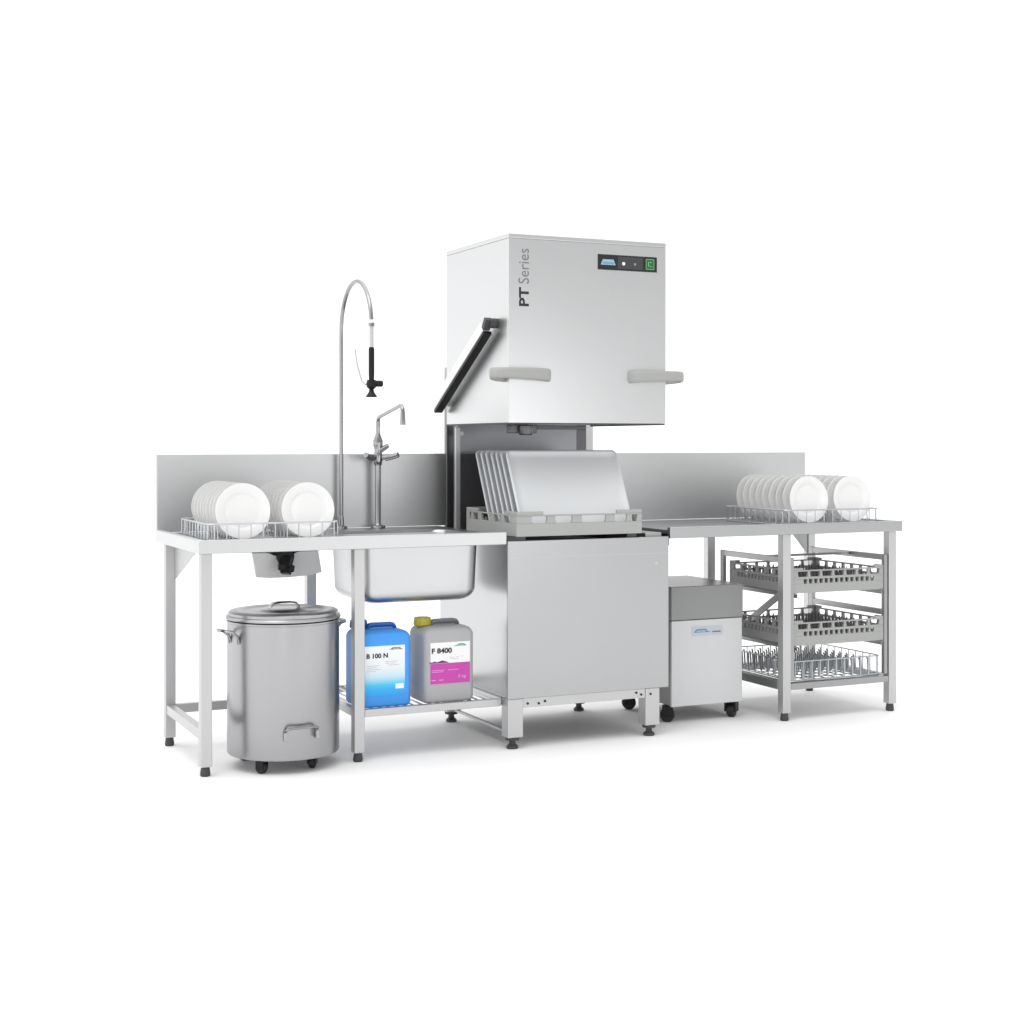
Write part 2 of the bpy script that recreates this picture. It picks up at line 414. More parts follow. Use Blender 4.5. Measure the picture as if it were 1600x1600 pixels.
# two corner grips wrapping round the hood
def grip(mirror):
    cxm = (HX0+HX1)/2
    path = [(1.385, .004), (1.374, -.022), (1.345, -.040), (1.29, -.048), (1.235, -.049), (1.185, -.044), (1.155, -.030), (1.140, -.006), (1.147, .018), (1.170, .034), (1.212, .040)]
    # smooth it
    P2 = [Vector((a, b, 0)) for a, b in path]; sm = []
    for i in range(len(P2)-1):
        p0, p1, p2, p3 = P2[max(i-1, 0)], P2[i], P2[i+1], P2[min(i+2, len(P2)-1)]
        for k in range(4):
            u = k/4
            sm.append(.5*((2*p1)+(p2-p0)*u+(2*p0-5*p1+4*p2-p3)*u*u+(3*p1-p0-3*p2+p3)*u**3))
    sm.append(P2[-1])
    rings = []; n = len(sm)
    for i, p in enumerate(sm):
        tn = (sm[min(i+1, n-1)]-sm[max(i-1, 0)]).normalized(); nr = Vector((-tn.y, tn.x, 0))
        u = i/(n-1); arch = math.sin(PI*u)**1.3
        zt, zb = 1.4865 + .001*arch, 1.434 + .012*arch
        th = .0085; ring = []
        for sx, sz in ((-1, -.55), (-1, .55), (-.6, .92), (0, 1), (.6, .92), (1, .55), (1, -.55), (.6, -.92), (0, -1), (-.6, -.92)):
            q = p + nr*(sx*th)
            ring.append(Vector((q.x if not mirror else 2*cxm+.004-q.x, q.y, (zt+zb)/2 + sz*(zt-zb)/2)))
        rings.append(ring)
    mm = MB(); mm.loft(rings); return mm.build('grip_handle', M['handle'], hood, angle=50)
grip(False); grip(True)
# lever arm on the left side: white channel with black inside edge
a, b = Vector((1.172, .650, 1.356)), Vector((1.172, .140, 1.655)); d = (b-a).normalized(); nrm = Vector((0, d.z, -d.y))  # towards front/below
if nrm.z > 0: nrm = -nrm
m = MB(); m.bar(a, b, .032, .044, up=nrm); lv = m.build('lever_arm', M['cover_white'], P, bevel=.004)
m = MB(); m.bar(a+nrm*.0290+d*-.004+Vector((.003, 0, 0)), b+nrm*.0290+d*.004+Vector((.003, 0, 0)), .036, .013, up=nrm); m.build('lever_lining', M['black'], lv, bevel=.001)
m = MB(); m.bar(b+d*.002+nrm*.012, b+d*.045+nrm*-.008, .03, .022, up=nrm); m.lathe([(0, 0), (.02, 0), (.02, .03), (0, .03)], (1.178, .113, 1.668), 'x', 18)
m.build('lever_pivot', M['foot'], lv, bevel=.002)
m = MB(); m.lathe([(0, 0), (.02, 0), (.022, .004), (.022, .026), (.02, .03), (0, .03)], (1.178, .615, 1.372), 'x', 18); m.build('lever_pivot', M['cover_white'], lv)
# cabinet
m = MB(); m.box(1.2065, 1.9315, -.0025, .010, .198, .8135); fp = m.build('front_panel', M['panel'], P, bevel=.0025)
m = MB(); m.box(1.2095, 1.9285, -.0034, -.0027, .7462, .7476); m.build('panel_seam', M['ink_light'], fp)
m = MB(); m.lathe([(0, 0), (.006, 0), (.006, .001), (0, .001)], (1.872, -.0036, .706), 'y', 16); m.build('panel_badge', M['ink_light'], fp)
m = MB(); m.prism([(1.2095, .0105, .1985), (1.2095, .070, .1985), (1.2095, .070, .166), (1.2095, .70, .166), (1.2095, .70, .80), (1.2095, .0105, .80)], (.012, 0, 0)); m.box(1.9165, 1.9285, .0105, .70, .1985, .80); m.box(1.222, 1.916, .688, .70, .166, .80)
m.build('cabinet_side', M['side'], P, bevel=.002)
m = MB(); m.box(1.222, 1.916, .012, .687, .786, .798); m.build('tank_deck', M['frame_dark'], P)
for x0, x1 in ((1.252, 1.30), (1.755, 1.80)):
    m = MB(); m.box(x0, x1, .03, .56, .7985, .829); m.build('rack_guide', M['inner_dark'], P, bevel=.003)
m = MB(); m.box(1.835, 1.912, .02, .58, .799, .829); m.build('rack_guide', M['frame_dark'], P, bevel=.004)
m = MB(); m.box(1.277, 1.826, .008, .024, .160, .197); br = m.build('base_rail', M['tube'], P, bevel=.001)
for x, z in ((1.297, .176), (1.345, .173), (1.372, .180), (1.785, .183), (1.808, .174), (1.850, .174)):
    m = MB(); m.lathe([(0, 0), (.005, 0), (.005, .002), (0, .002)], (x, .0055 if 1.28 < x < 1.82 else .0028, z), 'y', 12); m.build('bolt', M['ink'], br)
for x, y in ((1.2435, .036), (1.860, .036), (1.2435, .655), (1.860, .655)):
    m = MB(); m.box(x-.033, x+.033, y-.031, y+.030, .046, .1975 if y < .1 else .165); l = m.build('leg', M['tube'], P, bevel=.003)
    foot(l, x, y, .0455, .022, 'bell')
m = MB(); m.box(1.236, 1.250, .07, .62, .052, .062); m.build('floor_brace', M['tube'], P)
# rear of the wash zone
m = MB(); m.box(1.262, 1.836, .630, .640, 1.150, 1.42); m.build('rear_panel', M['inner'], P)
m = MB(); m.box(1.262, 1.836, .622, .640, .80, 1.1495); m.build('rear_panel_dark_reflection', M['inner_dark'], P)  # lower rear panel, coloured dark for the reflection of trays and hood underside
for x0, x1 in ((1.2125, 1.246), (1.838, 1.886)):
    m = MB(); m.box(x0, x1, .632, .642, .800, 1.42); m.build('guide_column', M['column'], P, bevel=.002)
m = MB(); m.box(1.224, 1.246, .56, .572, .80, 1.262); m.box(1.246, 1.262, .562, .57, 1.225, 1.245); m.build('hood_guide', M['tube'], P, bevel=.002)
m = MB(); m.box(1.250, 1.985, .750, .865, .75, 1.526); m.box(1.262, 1.92, .7005, .7495, .60, .80); m.build('rear_housing', M['cover_white'], P, bevel=.004)
m = MB(); m.box(1.352, 1.466, .27, .33, 1.236, 1.270); m.lathe([(0, 1.228), (.026, 1.228), (.03, 1.236), (.03, 1.268), (0, 1.268)], (1.409, .262, 0), segs=24)
m.box(1.475, 1.70, .288, .312, 1.252, 1.268); m.lathe([(0, 1.2685), (.03, 1.2685), (.03, 1.2995), (0, 1.2995)], (1.409, .30, 0), segs=20)
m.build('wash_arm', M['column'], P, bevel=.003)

# ================================================================ racks
def holed_wall(m, along, fixed, t, u0, u1, z0, rows, zt, corner):
    """a moulded wall: solid bands with window rows between them.  rows: (zlow, zhigh, [(a,b) windows as fractions])"""
    def put(a, b, za, zb):
        if b-a < 1e-4 or zb-za < 1e-4: return
        if along == 'x': m.box(a, b, fixed, fixed+t, za, zb)
        else: m.box(fixed, fixed+t, a, b, za, zb)
    L = u1-u0; z = z0
    for lo, hi, wins in rows:
        put(u0, u1, z, lo)
        cur = u0
        tp = min(.16*(hi-lo), .006)          # posts flare towards the foot of each window
        for i, (a, b) in enumerate(wins + [(1, 1)]):
            p, q = cur, u0+a*L
            e0 = tp if i else 0; e1 = tp if i < len(wins) else 0
            if q-p > 1e-4:
                pl = [(p-e0, lo), (q+e1, lo), (q, lo+(hi-lo)*.45), (q, hi-(hi-lo)*.12), (q+e1*.6, hi), (p-e0*.6, hi), (p, hi-(hi-lo)*.12), (p, lo+(hi-lo)*.45)]
                if along == 'x': m.prism([(uu, fixed, zz) for uu, zz in pl], (0, t, 0))
                else: m.prism([(fixed, uu, zz) for uu, zz in pl], (t, 0, 0))
            cur = u0+b*L
        z = hi
    put(u0+corner, u1-corner, z, zt)
def rack_mesh(w, d, rows, h, hc, t=.012, corner=.06):
    m = MB()
    for y in (0, d-t): holed_wall(m, 'x', y, t, 0, w, 0, rows, h, 0)
    for x in (0, w-t): holed_wall(m, 'y', x, t, t, d-t, 0, rows, h, 0)
    for x0, x1 in ((0, corner), (w-corner, w)):
        for y0 in (0, d-t): m.box(x0, x1, y0, y0+t, h, hc)
    for x0 in (0, w-t):
        m.box(x0, x0+t, t, corner, h, hc); m.box(x0, x0+t, d-corner, d-t, h, hc)
    return m
def rack_grid(m, w, d, z=.004, n=11, t=.005, hh=.008, o=.013):
    for k in range(n):
        x = o + .01 + (w-2*o-.02)*k/(n-1); m.box(x-t/2, x+t/2, o, d-o, z, z+hh)
    for k in range(n):
        y = o + .01 + (d-2*o-.02)*k/(n-1); m.box(o, w-o, y-t/2, y+t/2, z+hh+.0005, z+hh+.006)
def pegs(w, d, nx, ny, h, r=.006):
    m = MB()
    for i in range(nx):
        for j in range(ny):
            x = .05+(w-.1)*i/(nx-1); y = .04+(d-.08)*j/(ny-1)
            m.lathe([(.0003, .018), (r, .018), (r*.75, h*.8), (r*.3, h), (.0003, h)], (x, y, 0), segs=8)
    return m

# the tray rack on the dishwasher
RW, RD = .560, .50
t = thing('tray_rack', 'light grey plastic rack full of steel trays standing on the dishwasher', 'rack', (1.247, .0, .8295))
class Off:                                  # local builder: shift a finished MB into place
    pass
def place(m, base): bmesh.ops.translate(m.bm, verts=m.bm.verts[:], vec=Vector(base)); return m
wins = [(.135, .285), (.335, .50), (.555, .775), (.82, .935)]
rows = [(.050, .078, [(.115, .235), (.30, .435), (.51, .705), (.775, .875), (.918, .962)])]
m = rack_mesh(RW, RD, rows, .084, .097, corner=.115); place(m, (1.247, 0, .8295)); m.build('rack_wall', M['rack'], t, bevel=.002)
m = MB(); rack_grid(m, RW, RD); place(m, (1.247, 0, .8295)); m.build('rack_grid', M['rack'], t)
m = pegs(RW, RD-.06, 9, 8, .06); place(m, (1.247, .06, .8295)); m.build('rack_peg', M['rack'], t)['kind'] = 'stuff'

# the trays: rounded sheets with a raised lip, leaning back
def tray_mesh():
    m = MB(); w, h = .507, .352
    def ring(w_, h_, r_, z_): return [Vector((p.x, -z_, p.y)) for p in rrect(0, h/2, w_, h_, r_, 0, 6)]
    rings = [ring(w, h, .022, .000), ring(w, h, .022, .003), ring(w-.004, h-.004, .021, .0045), ring(w-.018, h-.018, .018, .0045),
             ring(w-.022, h-.022, .017, .0032), ring(w-.050, h-.050, .014, -.0016), ring(w-.07, h-.07, .012, -.0024)]
    back = [ring(w-.006, h-.006, .021, .000), ring(w-.02, h-.02, .018, -.001), ring(w-.048, h-.048, .016, -.0040), ring(w-.07, h-.07, .012, -.0048)]
    m.loft(list(reversed(back)) + rings)
    return m
m = tray_mesh(); tray0 = m.build('serving_tray', M['tray'], None, base=(0, 0, 0), angle=50)
ords = ['frontmost', 'second from the front', 'third from the front', 'middle', 'third from the back', 'second from the back', 'rearmost']
tilt = math.atan2(.12, .243)
for k in range(7):
    o = tray0 if k == 0 else tray0.copy()
    if k: COL.objects.link(o)
    o.location = (1.536 + (random.uniform(-.002, .002) if k else 0), .034 + k*.0495, .849); o.rotation_euler = (-tilt + (R(random.uniform(-.6, .6)) if k else 0), 0, 0)
    lab = {0: 'frontmost leaning steel tray in the grey rack, its whole face showing'}.get(k, 'steel tray %s of seven in the dishwasher rack' % ords[k])
    tag(o, lab, 'tray', 'steel trays leaning in the grey rack')

# ---------------------------------------------------------------- wire plate baskets
def wire_basket(name, label, base, w, d, h=.066, group=None, div=True, inner='wire', pr=.0021, tall=.058):
    t = thing(name, label, 'basket', base, group); bx, by, bz = base
    r = .0026
    def loop(x0, x1, y0, y1, z, rr=.018):
        return [Vector((bx, by, bz)) + p for p in rrect((x0+x1)/2, (y0+y1)/2, x1-x0, y1-y0, rr, z, 4)]
    m = MB(); m.tube(loop(0, w, 0, d, h), .0032, 8, closed=True); m.tube(loop(0, w, 0, d, .0035), .0032, 8, closed=True)
    m.build('basket_rim', M['wire'], t)
    m = MB(); n = 10
    for k in range(n+1):
        x = .02 + (w-.04)*k/n
        for y in (0, d): m.tube([(bx+x, by+y, bz+.003), (bx+x, by+y, bz+h)], r, 6)
    n = 9
    for k in range(n+1):
        y = .02 + (d-.04)*k/n
        for x in (0, w): m.tube([(bx+x, by+y, bz+.003), (bx+x, by+y, bz+h)], r, 6)
    m.build('side_wire', M['wire'], t)['kind'] = 'stuff'
    m = MB()
    for k in range(9):
        x = w*(k+.5)/9; m.tube([(bx+x, by, bz+.0035), (bx+x, by+d, bz+.0035)], .0022, 6)
    for k in range(7):
        y = d*(k+.5)/7; m.tube([(bx, by+y, bz+.008), (bx+w, by+y, bz+.008)], .0022, 6)
    m.build('floor_wire', M[inner], t)['kind'] = 'stuff'
    if div:
        m = MB()
        for xc in (.09, .175, w-.185, w-.09) if div is True else div:
            for k in range(10):
                y = .028 + (d-.06)*k/9
                m.tube([(bx+xc, by+y, bz+.009), (bx+xc, by+y+.006, bz+tall-.006), (bx+xc, by+y+.012, bz+tall)], pr, 6)
        m.build('divider_prong', M[inner], t)['kind'] = 'stuff'
    return t
wire_basket('plate_basket', 'wire basket with two rows of plates on the left end of the sink table', (.045, .030, .8385), .487, .45, div=(.04, .095, .175, .225, .285, .345, .425, .455))
wire_basket('plate_basket', 'wire basket with two rows of plates on the table right of the dishwasher', (2.546, .055, .8385), .503, .47, div=(.044, .099, .174, .229, .284, .339, .414, .464))

# ---------------------------------------------------------------- plates
def plate_mesh(r=.101):
    m = MB()
    front = [(0, .006), (.058*r/.1, .006), (.062*r/.1, .0052), (.067*r/.1, .0015), (.071*r/.1, -.0005), (r*.97, -.0085), (r, -.0092)]
    back = [(r, -.0062), (r*.97, -.0050), (.072*r/.1, .0055), (.060*r/.1, .0105), (.056*r/.1, .0125), (.052*r/.1, .0125), (.050*r/.1, .0105), (0, .0105)]
    m.lathe([(max(a, .0005), b) for a, b in front+back], (0, 0, 0), 'y', 64)
    return m
m = plate_mesh(); plate0 = m.build('plate', M['china'], None, base=(0, 0, 0), angle=40)
ord9 = ['frontmost', 'second from the front', 'third from the front', 'fourth from the front', 'fifth from either end', 'fourth from the back', 'third from the back', 'second from the back', 'rearmost']
first = True
for where, x, y0, dy, row in (('sink table basket', .176, .064, .0475, 'left'), ('sink table basket', .420, .064, .0475, 'right'),
                              ('right table basket', 2.689, .088, .0515, 'left'), ('right table basket', 2.922, .088, .0515, 'right')):
    for k in range(9):
        o = plate0 if first else plate0.copy()
        if not first: COL.objects.link(o)
        first = False
        o.location = (x + random.uniform(-.0012, .0012), y0 + k*dy, .8475 + .1015)
        o.rotation_euler = (R(-4.5 + random.uniform(-.7, .7)), 0, R(random.uniform(-.8, .8)))
        tag(o, 'white plate %s in the %s row of the %s' % (ord9[k], row, where), 'plate', 'white plates standing in the wire baskets')

# ================================================================ right table
ot = thing('outlet_table', 'stainless steel table with splashback and rack runners right of the dishwasher', 'table', (2.54, .36, 0))
P = ot
m = MB(); m.box(1.9405, 3.109, .028, .715, .822, .838); m.build('worktop', M['top'], P)
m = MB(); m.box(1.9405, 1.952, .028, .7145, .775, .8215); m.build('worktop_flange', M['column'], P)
m = MB(); m.box(1.9405, 3.1365, 0, .026, .804, ZT); m.box(3.1105, 3.1365, .028, .745, .804, ZT); m.build('worktop_edge', M['panel'], P, bevel=.004)
m = MB(); m.box(1.9405, 3.1355, .717, .747, .8385, 1.150); m.build('splashback', M['splash'], P, bevel=.003)
for x, y in ((2.549, .064), (3.117, .064), (2.549, .66), (3.117, .66)): table_leg(P, x, y, .803)
m = MB(); m.prism([(3.096, .645, .803), (3.096, .645, .66), (2.97, .645, .803)], (0, .004, 0)); m.build('gusset_plate', M['frame_dark'], P)
# runner frames on both sides
for s, (xa, xb) in enumerate(((2.572, 2.590), (3.076, 3.094))):
    m = MB()
    m.box(xa, xb, .050, .072, .1685, .70); m.box(xa, xb, .578, .603, .1685, .70)
    m.box(xa, xb, .0725, .5775, .674, .699)
    if s == 1: m.box(xa, xb, .0725, .5775, .43, .455)
    m.build('runner_frame', M['frame_dark'], P, bevel=.002)
    xi0, xi1 = (2.5905, 2.607) if s == 0 else (3.0595, 3.0755)
    for z in (.545, .318):
        m = MB(); m.box(xi0, xi1, .05, .637, z-.004, z-.001); m.box(xi0 if s else xi1-.003, xi0+.003 if s else xi1, .05, .637, z-.02, z-.0045)
        m.build('runner_rail', M['frame_dark'], P)
m = MB(); m.box(2.571, 3.096, .046, .086, .132, .160); m.box(2.571, 3.096, .615, .65, .132, .160)
m.box(2.5295, 2.5695, .087, .637, .132, .168); m.box(3.097, 3.1365, .087, .637, .132, .160); m.build('bottom_frame', M['frame_dark'], P, bevel=.002)
m = MB(); m.bar((2.600, .16, .535), (2.600, .60, .28), .006, .03, up=(0, 0, 1)); m.build('diagonal_brace', M['tube'], P)
m = MB(); m.tube([(2.59, .30, .69), (3.076, .30, .69)], .005, 8); m.build('tie_rod', M['frame_dark'], P)

# grey plastic racks on the runners
def store_rack(z, label, dark):
    t = thing('storage_rack', label, 'rack', (2.5915, .055, z), 'grey plastic racks on the runners')
    W, D = .484, .50
    n = 7; wn = [(.035+.93*k/n+.012, .035+.93*(k+1)/n-.012) for k in range(n)]
    n2 = 14; w2 = [(.10+.8*k/n2+.009, .10+.8*(k+1)/n2-.009) for k in range(n2)]
    m = rack_mesh(W, D, [(.040, .060, w2), (.070, .093, wn)], .099, .108, corner=.05)
    place(m, (2.5915, .055, z)); m.build('rack_wall', M['rack'], t, bevel=.0015)
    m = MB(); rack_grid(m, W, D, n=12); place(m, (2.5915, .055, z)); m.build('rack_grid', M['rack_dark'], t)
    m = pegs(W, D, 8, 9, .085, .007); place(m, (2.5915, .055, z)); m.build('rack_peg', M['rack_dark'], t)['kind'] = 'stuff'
    return t
store_rack(.5455, 'upper of the two grey plastic racks stored under the right table', 0)
store_rack(.3185, 'lower of the two grey plastic racks under the right table, above the wire basket', 0)
wire_basket('storage_basket', 'empty wire basket on the bottom frame under the right table', (2.594, .075, .1625), .478, .50, h=.085, div=(.03, .075, .12, .165, .21, .255, .30, .345, .39, .435), inner='wire_dark', pr=.0042, tall=.075)

# ================================================================ waste bin
bx, by, br_ = .352, .143, .207
t = thing('waste_bin', 'round steel waste bin with lid and castors under the sink table', 'bin', (bx, by, 0))
m = MB(); m.lathe([(.0005, .058), (br_-.02, .058), (br_-.012, .052), (br_-.003, .052), (br_, .058), (br_, .534), (br_+.002, .536), (br_+.002, .542), (br_-.01, .546), (.0005, .546)], (bx, by, 0), segs=96)
m.build('bin_body', M['bin'], t)
m = MB(); m.lathe([(a, b+.0225) for a, b in [(.0005, .526), (br_-.004, .5245), (br_+.005, .525), (br_+.006, .530), (br_+.003, .536), (br_-.004, .5385), (br_-.004, .548), (br_-.010, .553), (br_-.03, .556), (br_-.05, .555), (br_-.062, .551), (.09, .553), (.085, .556), (.0005, .557)]], (bx, by, 0), segs=96)
lid = m.build('lid', M['bin'], t)
m = MB()
hp = [(bx-.056, by-.01, .5785), (bx-.052, by-.012, .592), (bx-.042, by-.014, .602), (bx-.02, by-.015, .605), (bx+.02, by-.015, .605), (bx+.042, by-.014, .602), (bx+.052, by-.012, .592), (bx+.056, by-.01, .5785)]
rings = []
for p in hp:
    p = Vector(p); rings.append([p+Vector((0, -.024, -.001)), p+Vector((0, -.018, .003)), p+Vector((0, .018, .003)), p+Vector((0, .024, -.001)), p+Vector((0, .018, -.003)), p+Vector((0, -.018, -.003))])
m.loft(rings); m.build('lid_handle', M['chrome'], lid)
def loop_handle(ang, z, w, out, drop, name, r=.005, parent=t):
    a = R(ang); n = Vector((math.cos(a), math.sin(a), 0)); s = Vector((-math.sin(a), math.cos(a), 0)); c = Vector((bx, by, z)) + n*br_
    m = MB()
    pts = [c-s*w + Vector((0, 0, -drop)) - n*.002, c-s*w + n*.006 + Vector((0, 0, -drop*.4)), c-s*w*.98 + n*out*.5, c-s*w*.9+n*out*.9 + Vector((0, 0, .004)), c-s*w*.6+n*out + Vector((0, 0, .006)),
           c+s*w*.6+n*out + Vector((0, 0, .006)), c+s*w*.9+n*out*.9 + Vector((0, 0, .004)), c+s*w*.98+n*out*.5, c+s*w+n*.006 + Vector((0, 0, -drop*.4)), c+s*w + Vector((0, 0, -drop)) - n*.002]
    m.tube(pts, r, 10); return m.build(name, M['chrome'], parent)
loop_handle(195, .512, .032, .055, .045, 'side_handle', .0062)
loop_handle(14, .512, .032, .05, .045, 'side_handle', .0062)
h = loop_handle(-88, .166, .060, .014, .002, 'tipping_handle', .0045)
for s_ in (-1, 1):
    m = MB(); x = bx + .005 + s_*.060; m.box(x-.0065, x+.0065, by-br_-.012, by-br_+.008, .128, .158)
    m.build('handle_bracket', M['bin'], h, bevel=.002)
def castor(parent, x, y, top, r, rot, wdt=.02):
    m = MB()
    ca, sa = math.cos(R(rot)), math.sin(R(rot))
    mt = Matrix.Translation((x, y, 0)) @ Matrix.Rotation(R(rot), 4, 'Z')
    m.lathe([(0, top-.006), (r*.9, top-.006), (r*.9, top), (0, top)], (x, y, 0), segs=18)
    m.box(-r*.35, r*1.15, -wdt*.72, -wdt*.52, r*.8, top-.005, mt); m.box(-r*.35, r*1.15, wdt*.52, wdt*.72, r*.8, top-.005, mt)
    m.box(-r*.35, r*1.0, -wdt*.5, wdt*.5, top-.012, top-.006, mt)
    c = m.build('castor', M['black'], parent, bevel=.001)
    m = MB(); m.lathe([(.0005, -wdt*.48), (r*.8, -wdt*.48), (r, -wdt*.3), (r, wdt*.3), (r*.8, wdt*.48), (.0005, wdt*.48)], (0, 0, 0), 'y', 24)
    bmesh.ops.transform(m.bm, matrix=Matrix.Translation((x+ca*r*.45, y+sa*r*.45, r)) @ Matrix.Rotation(R(rot), 4, 'Z'), verts=m.bm.verts[:])
    m.build('wheel', M['rubber'], c)
for x, y, rt in ((.240, .010, 130), (.424, .022, 60), (.245, .272, 200), (.45, .262, 20)): castor(t, x, y, .0515, .0215, rt, .024)

# ================================================================ canisters on the shelf
def canister(name, label, x0, x1, y0, y1, z0, h, mat, gmat, capmat, label_fn, cap_at, split):
    t = thing(name, label, 'canister', ((x0+x1)/2, (y0+y1)/2, z0))
    cx, cy, w, d = (x0+x1)/2, (y0+y1)/2, x1-x0, y1-y0
    m = MB(); r = .024
    prof = [(.000, .010), (.003, .004), (.010, .0), (h*.30, 0), (h*.60, 0), (h-.030, 0), (h-.018, .004), (h-.008, .012), (h-.002, .026), (h, .042)]
    m.loft([rrect(cx, cy, w-2*i, d-2*i, max(r-i*.2, .012), z0+z, 6) for z, i in prof])
    body = m.build('canister_body', mat, t, angle=60)
    m = MB()   # raised grip across the top
    rings = []
    for u, zz in ((-.060, h-.004), (-.057, h+.006), (-.050, h+.015), (-.04, h+.018), (.04, h+.018), (.050, h+.015), (.057, h+.006), (.060, h-.004)):
        p = Vector((cx+.012+u, cy, z0+zz))
        rings.append([p+Vector((0, -.016, -.004)), p+Vector((0, -.012, .004)), p+Vector((0, .012, .004)), p+Vector((0, .016, -.004)), p+Vector((0, .010, -.014)), p+Vector((0, -.010, -.014))])
    m.loft(rings); m.build('carry_grip', gmat, t, bevel=.002)
    m = MB(); m.loft([rrect(cx, cy, w-.012, d-.012, .02, z0-.0005+z, 6) for z in (.0002, .0035)])
    m.build('base_rim', gmat, t)
    px, py = cap_at
    m = MB(); rings = []
    for z, rr in ((0, .020), (.012, .030), (.014, .034), (.020, .0345), (.040, .032), (.043, .029)):
        ring = []
        for k in range(48):
            a = 2*PI*k/48; q = rr*(1 + .035*math.cos(12*a) if z > .013 else 1)
            ring.append(Vector((px+q*math.cos(a), py+q*math.sin(a), z0+h-.012+z)))
        rings.append(ring)
    m.loft(rings); m.build('screw_cap', capmat, t, angle=50)
    label_fn(t, y0)
    return t
def blue_label(t, y0):
    y = y0-.0008
    m = MB(); m.box(.632, .808, y-.0003, y0+.004, .238, .427); lb = m.build('label', M['label_blue'], t)
    yy = y-.0004
    text('lettering', 'B 100 N', lb, M['ink'], (.653, yy, .381), (1, 0, 0), (0, 0, 1), width=.086, height=.0185, bold=.04)
    m = MB(); m.prism([(.742, yy, .411), (.800, yy, .411), (.795, yy, .414), (.786, yy, .4195), (.758, yy, .4195), (.750, yy, .414)], (0, -.0003, 0)); m.build('logo_mark', M['ink_grey'], lb)
    m = MB(); m.box(.770, .803, yy-.0003, yy, .262, .281); m.build('info_field', M['label_white'], lb)
    text('lettering', 'winterhalter', lb, M['ink_white'], (.760, yy-.0003, .413), (1, 0, 0), (0, 0, 1), width=.026, height=.005)
    for x0, x1, z in ((.656, .706, .352), (.656, .696, .345), (.656, .712, .338), (.654, .690, .331), (.728, .778, .366), (.728, .770, .359), (.740, .784, .352)):
        m = MB(); m.box(x0, x1, yy-.0002, yy, z, z+.0022); m.build('text_line', M['ink_light'], lb)
def grey_label(t, y0):
    y = y0-.0008
    m = MB(); m.box(.913, 1.078, y-.0003, y0+.004, .346, .426); lb = m.build('label', M['label_white'], t)
    yy = y-.0004
    m = MB(); m.box(.913, 1.078, y-.0003, y0+.004, .267, .3455); lm = m.build('label', M['label_magenta'], t); lm['label'] = 'magenta lower half of the label'
    m = MB(); m.prism([(.909, yy, .347), (.990, yy, .347), (.976, yy, .353), (.962, yy, .357), (.948, yy, .353), (.940, yy, .351), (.930, yy, .354), (.920, yy, .351), (.909, yy, .352)], (0, -.0003, 0)); m.build('label_wave', plain('dark_plum_print', (.12, .015, .10), .5), lb)
    text('lettering', 'F 8400', lb, M['ink'], (.918, yy, .384), (1, 0, 0), (0, 0, 1), width=.084, height=.021, bold=.04)
    m = MB(); m.prism([(1.006, yy, .4095), (1.064, yy, .4095), (1.060, yy, .413), (1.050, yy, .4185), (1.032, yy, .4185), (1.022, yy, .413)], (0, -.0003, 0)); m.build('logo_mark', M['ink_teal'], lb)
    text('lettering', 'winterhalter', lb, M['ink_white'], (1.026, yy-.0003, .4105), (1, 0, 0), (0, 0, 1), width=.026, height=.005)
    for x0, x1, z in ((.992, 1.012, .366), (1.020, 1.034, .366), (1.042, 1.050, .368), (.994, 1.03, .360)):
        m = MB(); m.box(x0, x1, yy-.0002, yy, z, z+.0022); m.build('text_line', M['ink_light'], lb)
    for x0, x1, z, hh in ((.918, .935, .280, .003), (.948, .966, .280, .003), (.918, .972, .318, .002), (.918, .966, .312, .002), (.984, 1.03, .318, .002)):
        m = MB(); m.box(x0, x1, yy-.0002, yy, z, z+hh); m.build('text_line', M['ink_pink'], lm)
    text('lettering', '5 kg', lm, M['ink_pink'], (1.028, yy, .283), (1, 0, 0), (0, 0, 1), width=.032, height=.015, bold=.01)
canister('blue_canister', 'blue plastic canister with white and cyan label on the lower shelf', .630, .838, .072, .262, .195, .288, M['blue_can'], M['blue_grip'], M['blue_grip'], blue_label, (.668, .205), 0)
canister('grey_canister', 'grey plastic canister with yellow cap and magenta label on the lower shelf', .890, 1.099, .072, .250, .195, .290, M['grey_can'], M['grey_grip'], M['yellow'], grey_label, (.918, .168), 0)

# ================================================================ water treatment trolley
t = thing('water_treatment_unit', 'white box on black castors with a grey top band beside the dishwasher', 'water unit', (2.246, .42, 0))
m = MB(); m.box(2.066, 2.425, .214, .65, .075, .438); m.build('case', M['grey_paint'], t, bevel=.003)
m = MB(); m.box(2.067, 2.424, .200, .2135, .071, .4365); pn = m.build('front_panel', M['white_paint'], t, bevel=.003)
m = MB(); m.box(2.064, 2.427, .197, .655, .4395, .583); m.build('top_cover', M['grey_paint'], t, bevel=.004)
m = MB(); m.box(2.168, 2.323, .1985, .1998, .368, .409); m.build('name_plate', M['label_silver'], pn)
m = MB(); m.prism([(2.176, .1984, .3825), (2.262, .1984, .3825), (2.246, .1984, .388), (2.238, .1984, .397), (2.190, .1984, .397)], (0, -.0004, 0)); m.build('logo_mark', M['ink_blue'], pn)
text('lettering', 'winterhalter', pn, M['ink_white'], (2.190, .1979, .385), (1, 0, 0), (0, 0, 1), width=.048, height=.0085)
m = MB(); m.box(2.270, 2.312, .1980, .1984, .380, .386); m.build('text_line', M['ink_grey'], pn)
for x, y, rt in ((2.092, .250, 150), (2.385, .232, 40), (2.092, .585, 160), (2.385, .60, 30)): castor(t, x, y, .0745, .031, rt, .036)

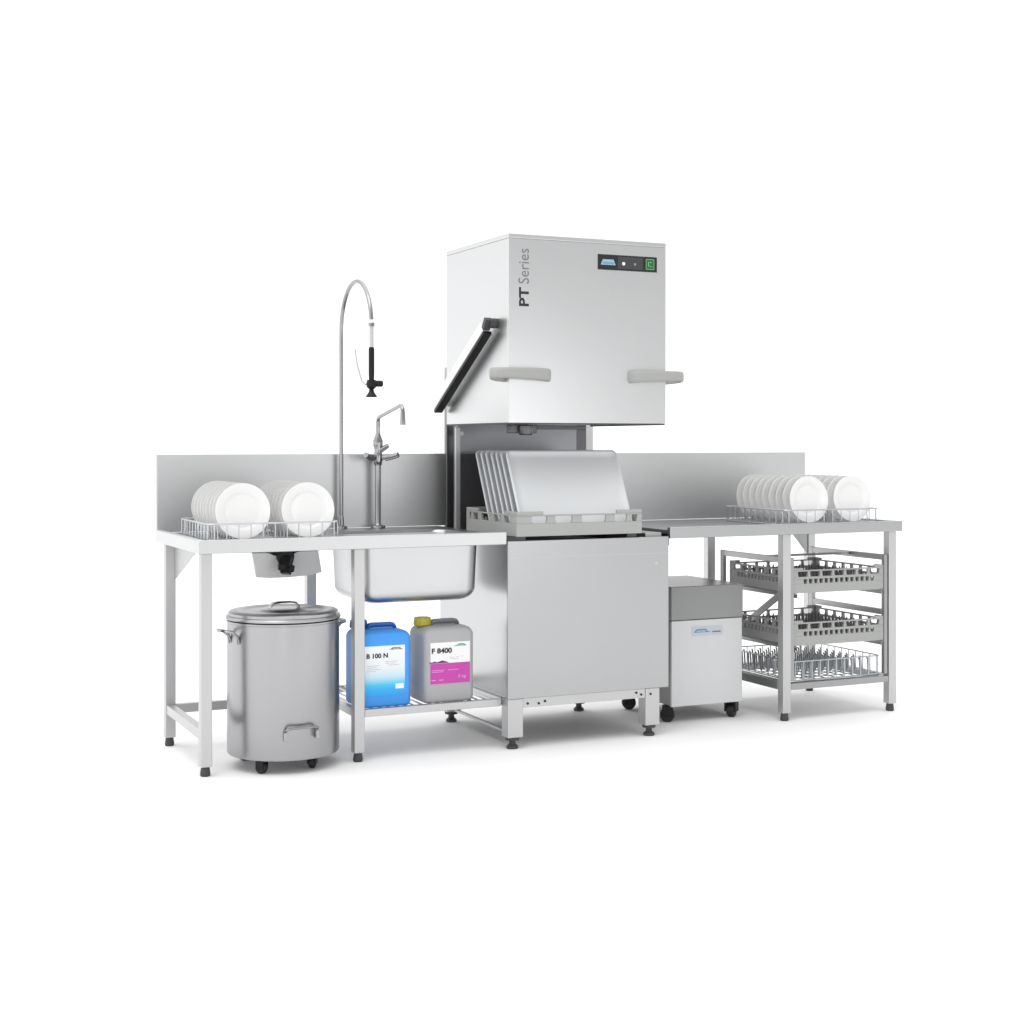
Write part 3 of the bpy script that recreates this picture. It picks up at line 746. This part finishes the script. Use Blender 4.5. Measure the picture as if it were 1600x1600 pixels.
# ================================================================ light
world = bpy.data.worlds.new('World'); scene.world = world; world.use_nodes = True
nt = world.node_tree; N, L = nt.nodes, nt.links
bg = N['Background']
tc = N.new('ShaderNodeTexCoord'); sp = N.new('ShaderNodeSeparateXYZ'); L.new(tc.outputs['Generated'], sp.inputs[0])
def mrange(sock, a, b, c, d):
    n = N.new('ShaderNodeMapRange'); n.interpolation_type = 'SMOOTHSTEP'
    n.inputs['From Min'].default_value = a; n.inputs['From Max'].default_value = b
    n.inputs['To Min'].default_value = c; n.inputs['To Max'].default_value = d
    L.new(sock, n.inputs['Value']); return n.outputs[0]
def add(a, b):
    n = N.new('ShaderNodeMath'); n.operation = 'ADD'; L.new(a, n.inputs[0]); L.new(b, n.inputs[1]); return n.outputs[0]
A = mrange(sp.outputs['Y'], -.80, .45, .62, 1.06)      # dimmer room in front of the set, white cove behind it
B = mrange(sp.outputs['X'], -.95, -.25, .55, 0)        # extra brightness added from the left for the left-facing steel
C = mrange(sp.outputs['Z'], .35, .95, 0, .9)          # overhead soft light
D = mrange(sp.outputs['Z'], -.02, .24, .34, 0)          # low bright band added for the gradient on the hood front, fading upward
S = add(add(add(A, B), C), D)
L.new(S, bg.inputs['Strength']); bg.inputs['Color'].default_value = (1, 1, 1, 1)

sun = bpy.data.lights.new('key_light', 'SUN'); sun.energy = .6; sun.angle = R(35); sun.color = (1, .99, .975)
so = bpy.data.objects.new('key_light', sun); COL.objects.link(so)
so.rotation_euler = Vector((.35, .45, -1)).to_track_quat('-Z', 'Y').to_euler(); so.location = (-1, -2, 4)
sb = bpy.data.lights.new('soft_box', 'AREA'); sb.shape = 'RECTANGLE'; sb.size = 1.15; sb.size_y = 1.2; sb.energy = 5.0
sbo = bpy.data.objects.new('soft_box', sb); COL.objects.link(sbo); sbo.location = (2.25, -3.0, 1.15)
sbo.rotation_euler = Vector((-.25, 1, 0)).to_track_quat('-Z', 'Z').to_euler()

st = bpy.data.lights.new('strip_light', 'AREA'); st.shape = 'RECTANGLE'; st.size = .45; st.size_y = 2.0; st.energy = 9
sto = bpy.data.objects.new('strip_light', st); COL.objects.link(sto); sto.location = (-1.7, -6.3, 1.1)
sto.rotation_euler = Vector((.35, 1, 0)).to_track_quat('-Z', 'Z').to_euler()

# ================================================================ camera
cam = bpy.data.cameras.new('camera'); co = bpy.data.objects.new('camera', cam); COL.objects.link(co)
co.location = (-1.2306, -5.267, 1.2002); co.rotation_euler = (R(90), 0, -.4392)
cam.sensor_width = 36; cam.lens = 36*2334.7/1600
cam.shift_x = (800-806.7)/1600; cam.shift_y = -(800-690.3)/1600
cam.clip_start = .1; cam.clip_end = 200
scene.camera = co

for o in bpy.data.objects:
    if '_base' in o: del o['_base']
vs = scene.view_settings
vs.view_transform = 'Standard'; vs.look = 'None'; vs.exposure = 0; vs.gamma = 1; vs.use_curve_mapping = False
scene.render.film_transparent = False
scene.cycles.max_bounces = 10; scene.cycles.diffuse_bounces = 5; scene.cycles.glossy_bounces = 6
scene.cycles.sample_clamp_indirect = 8
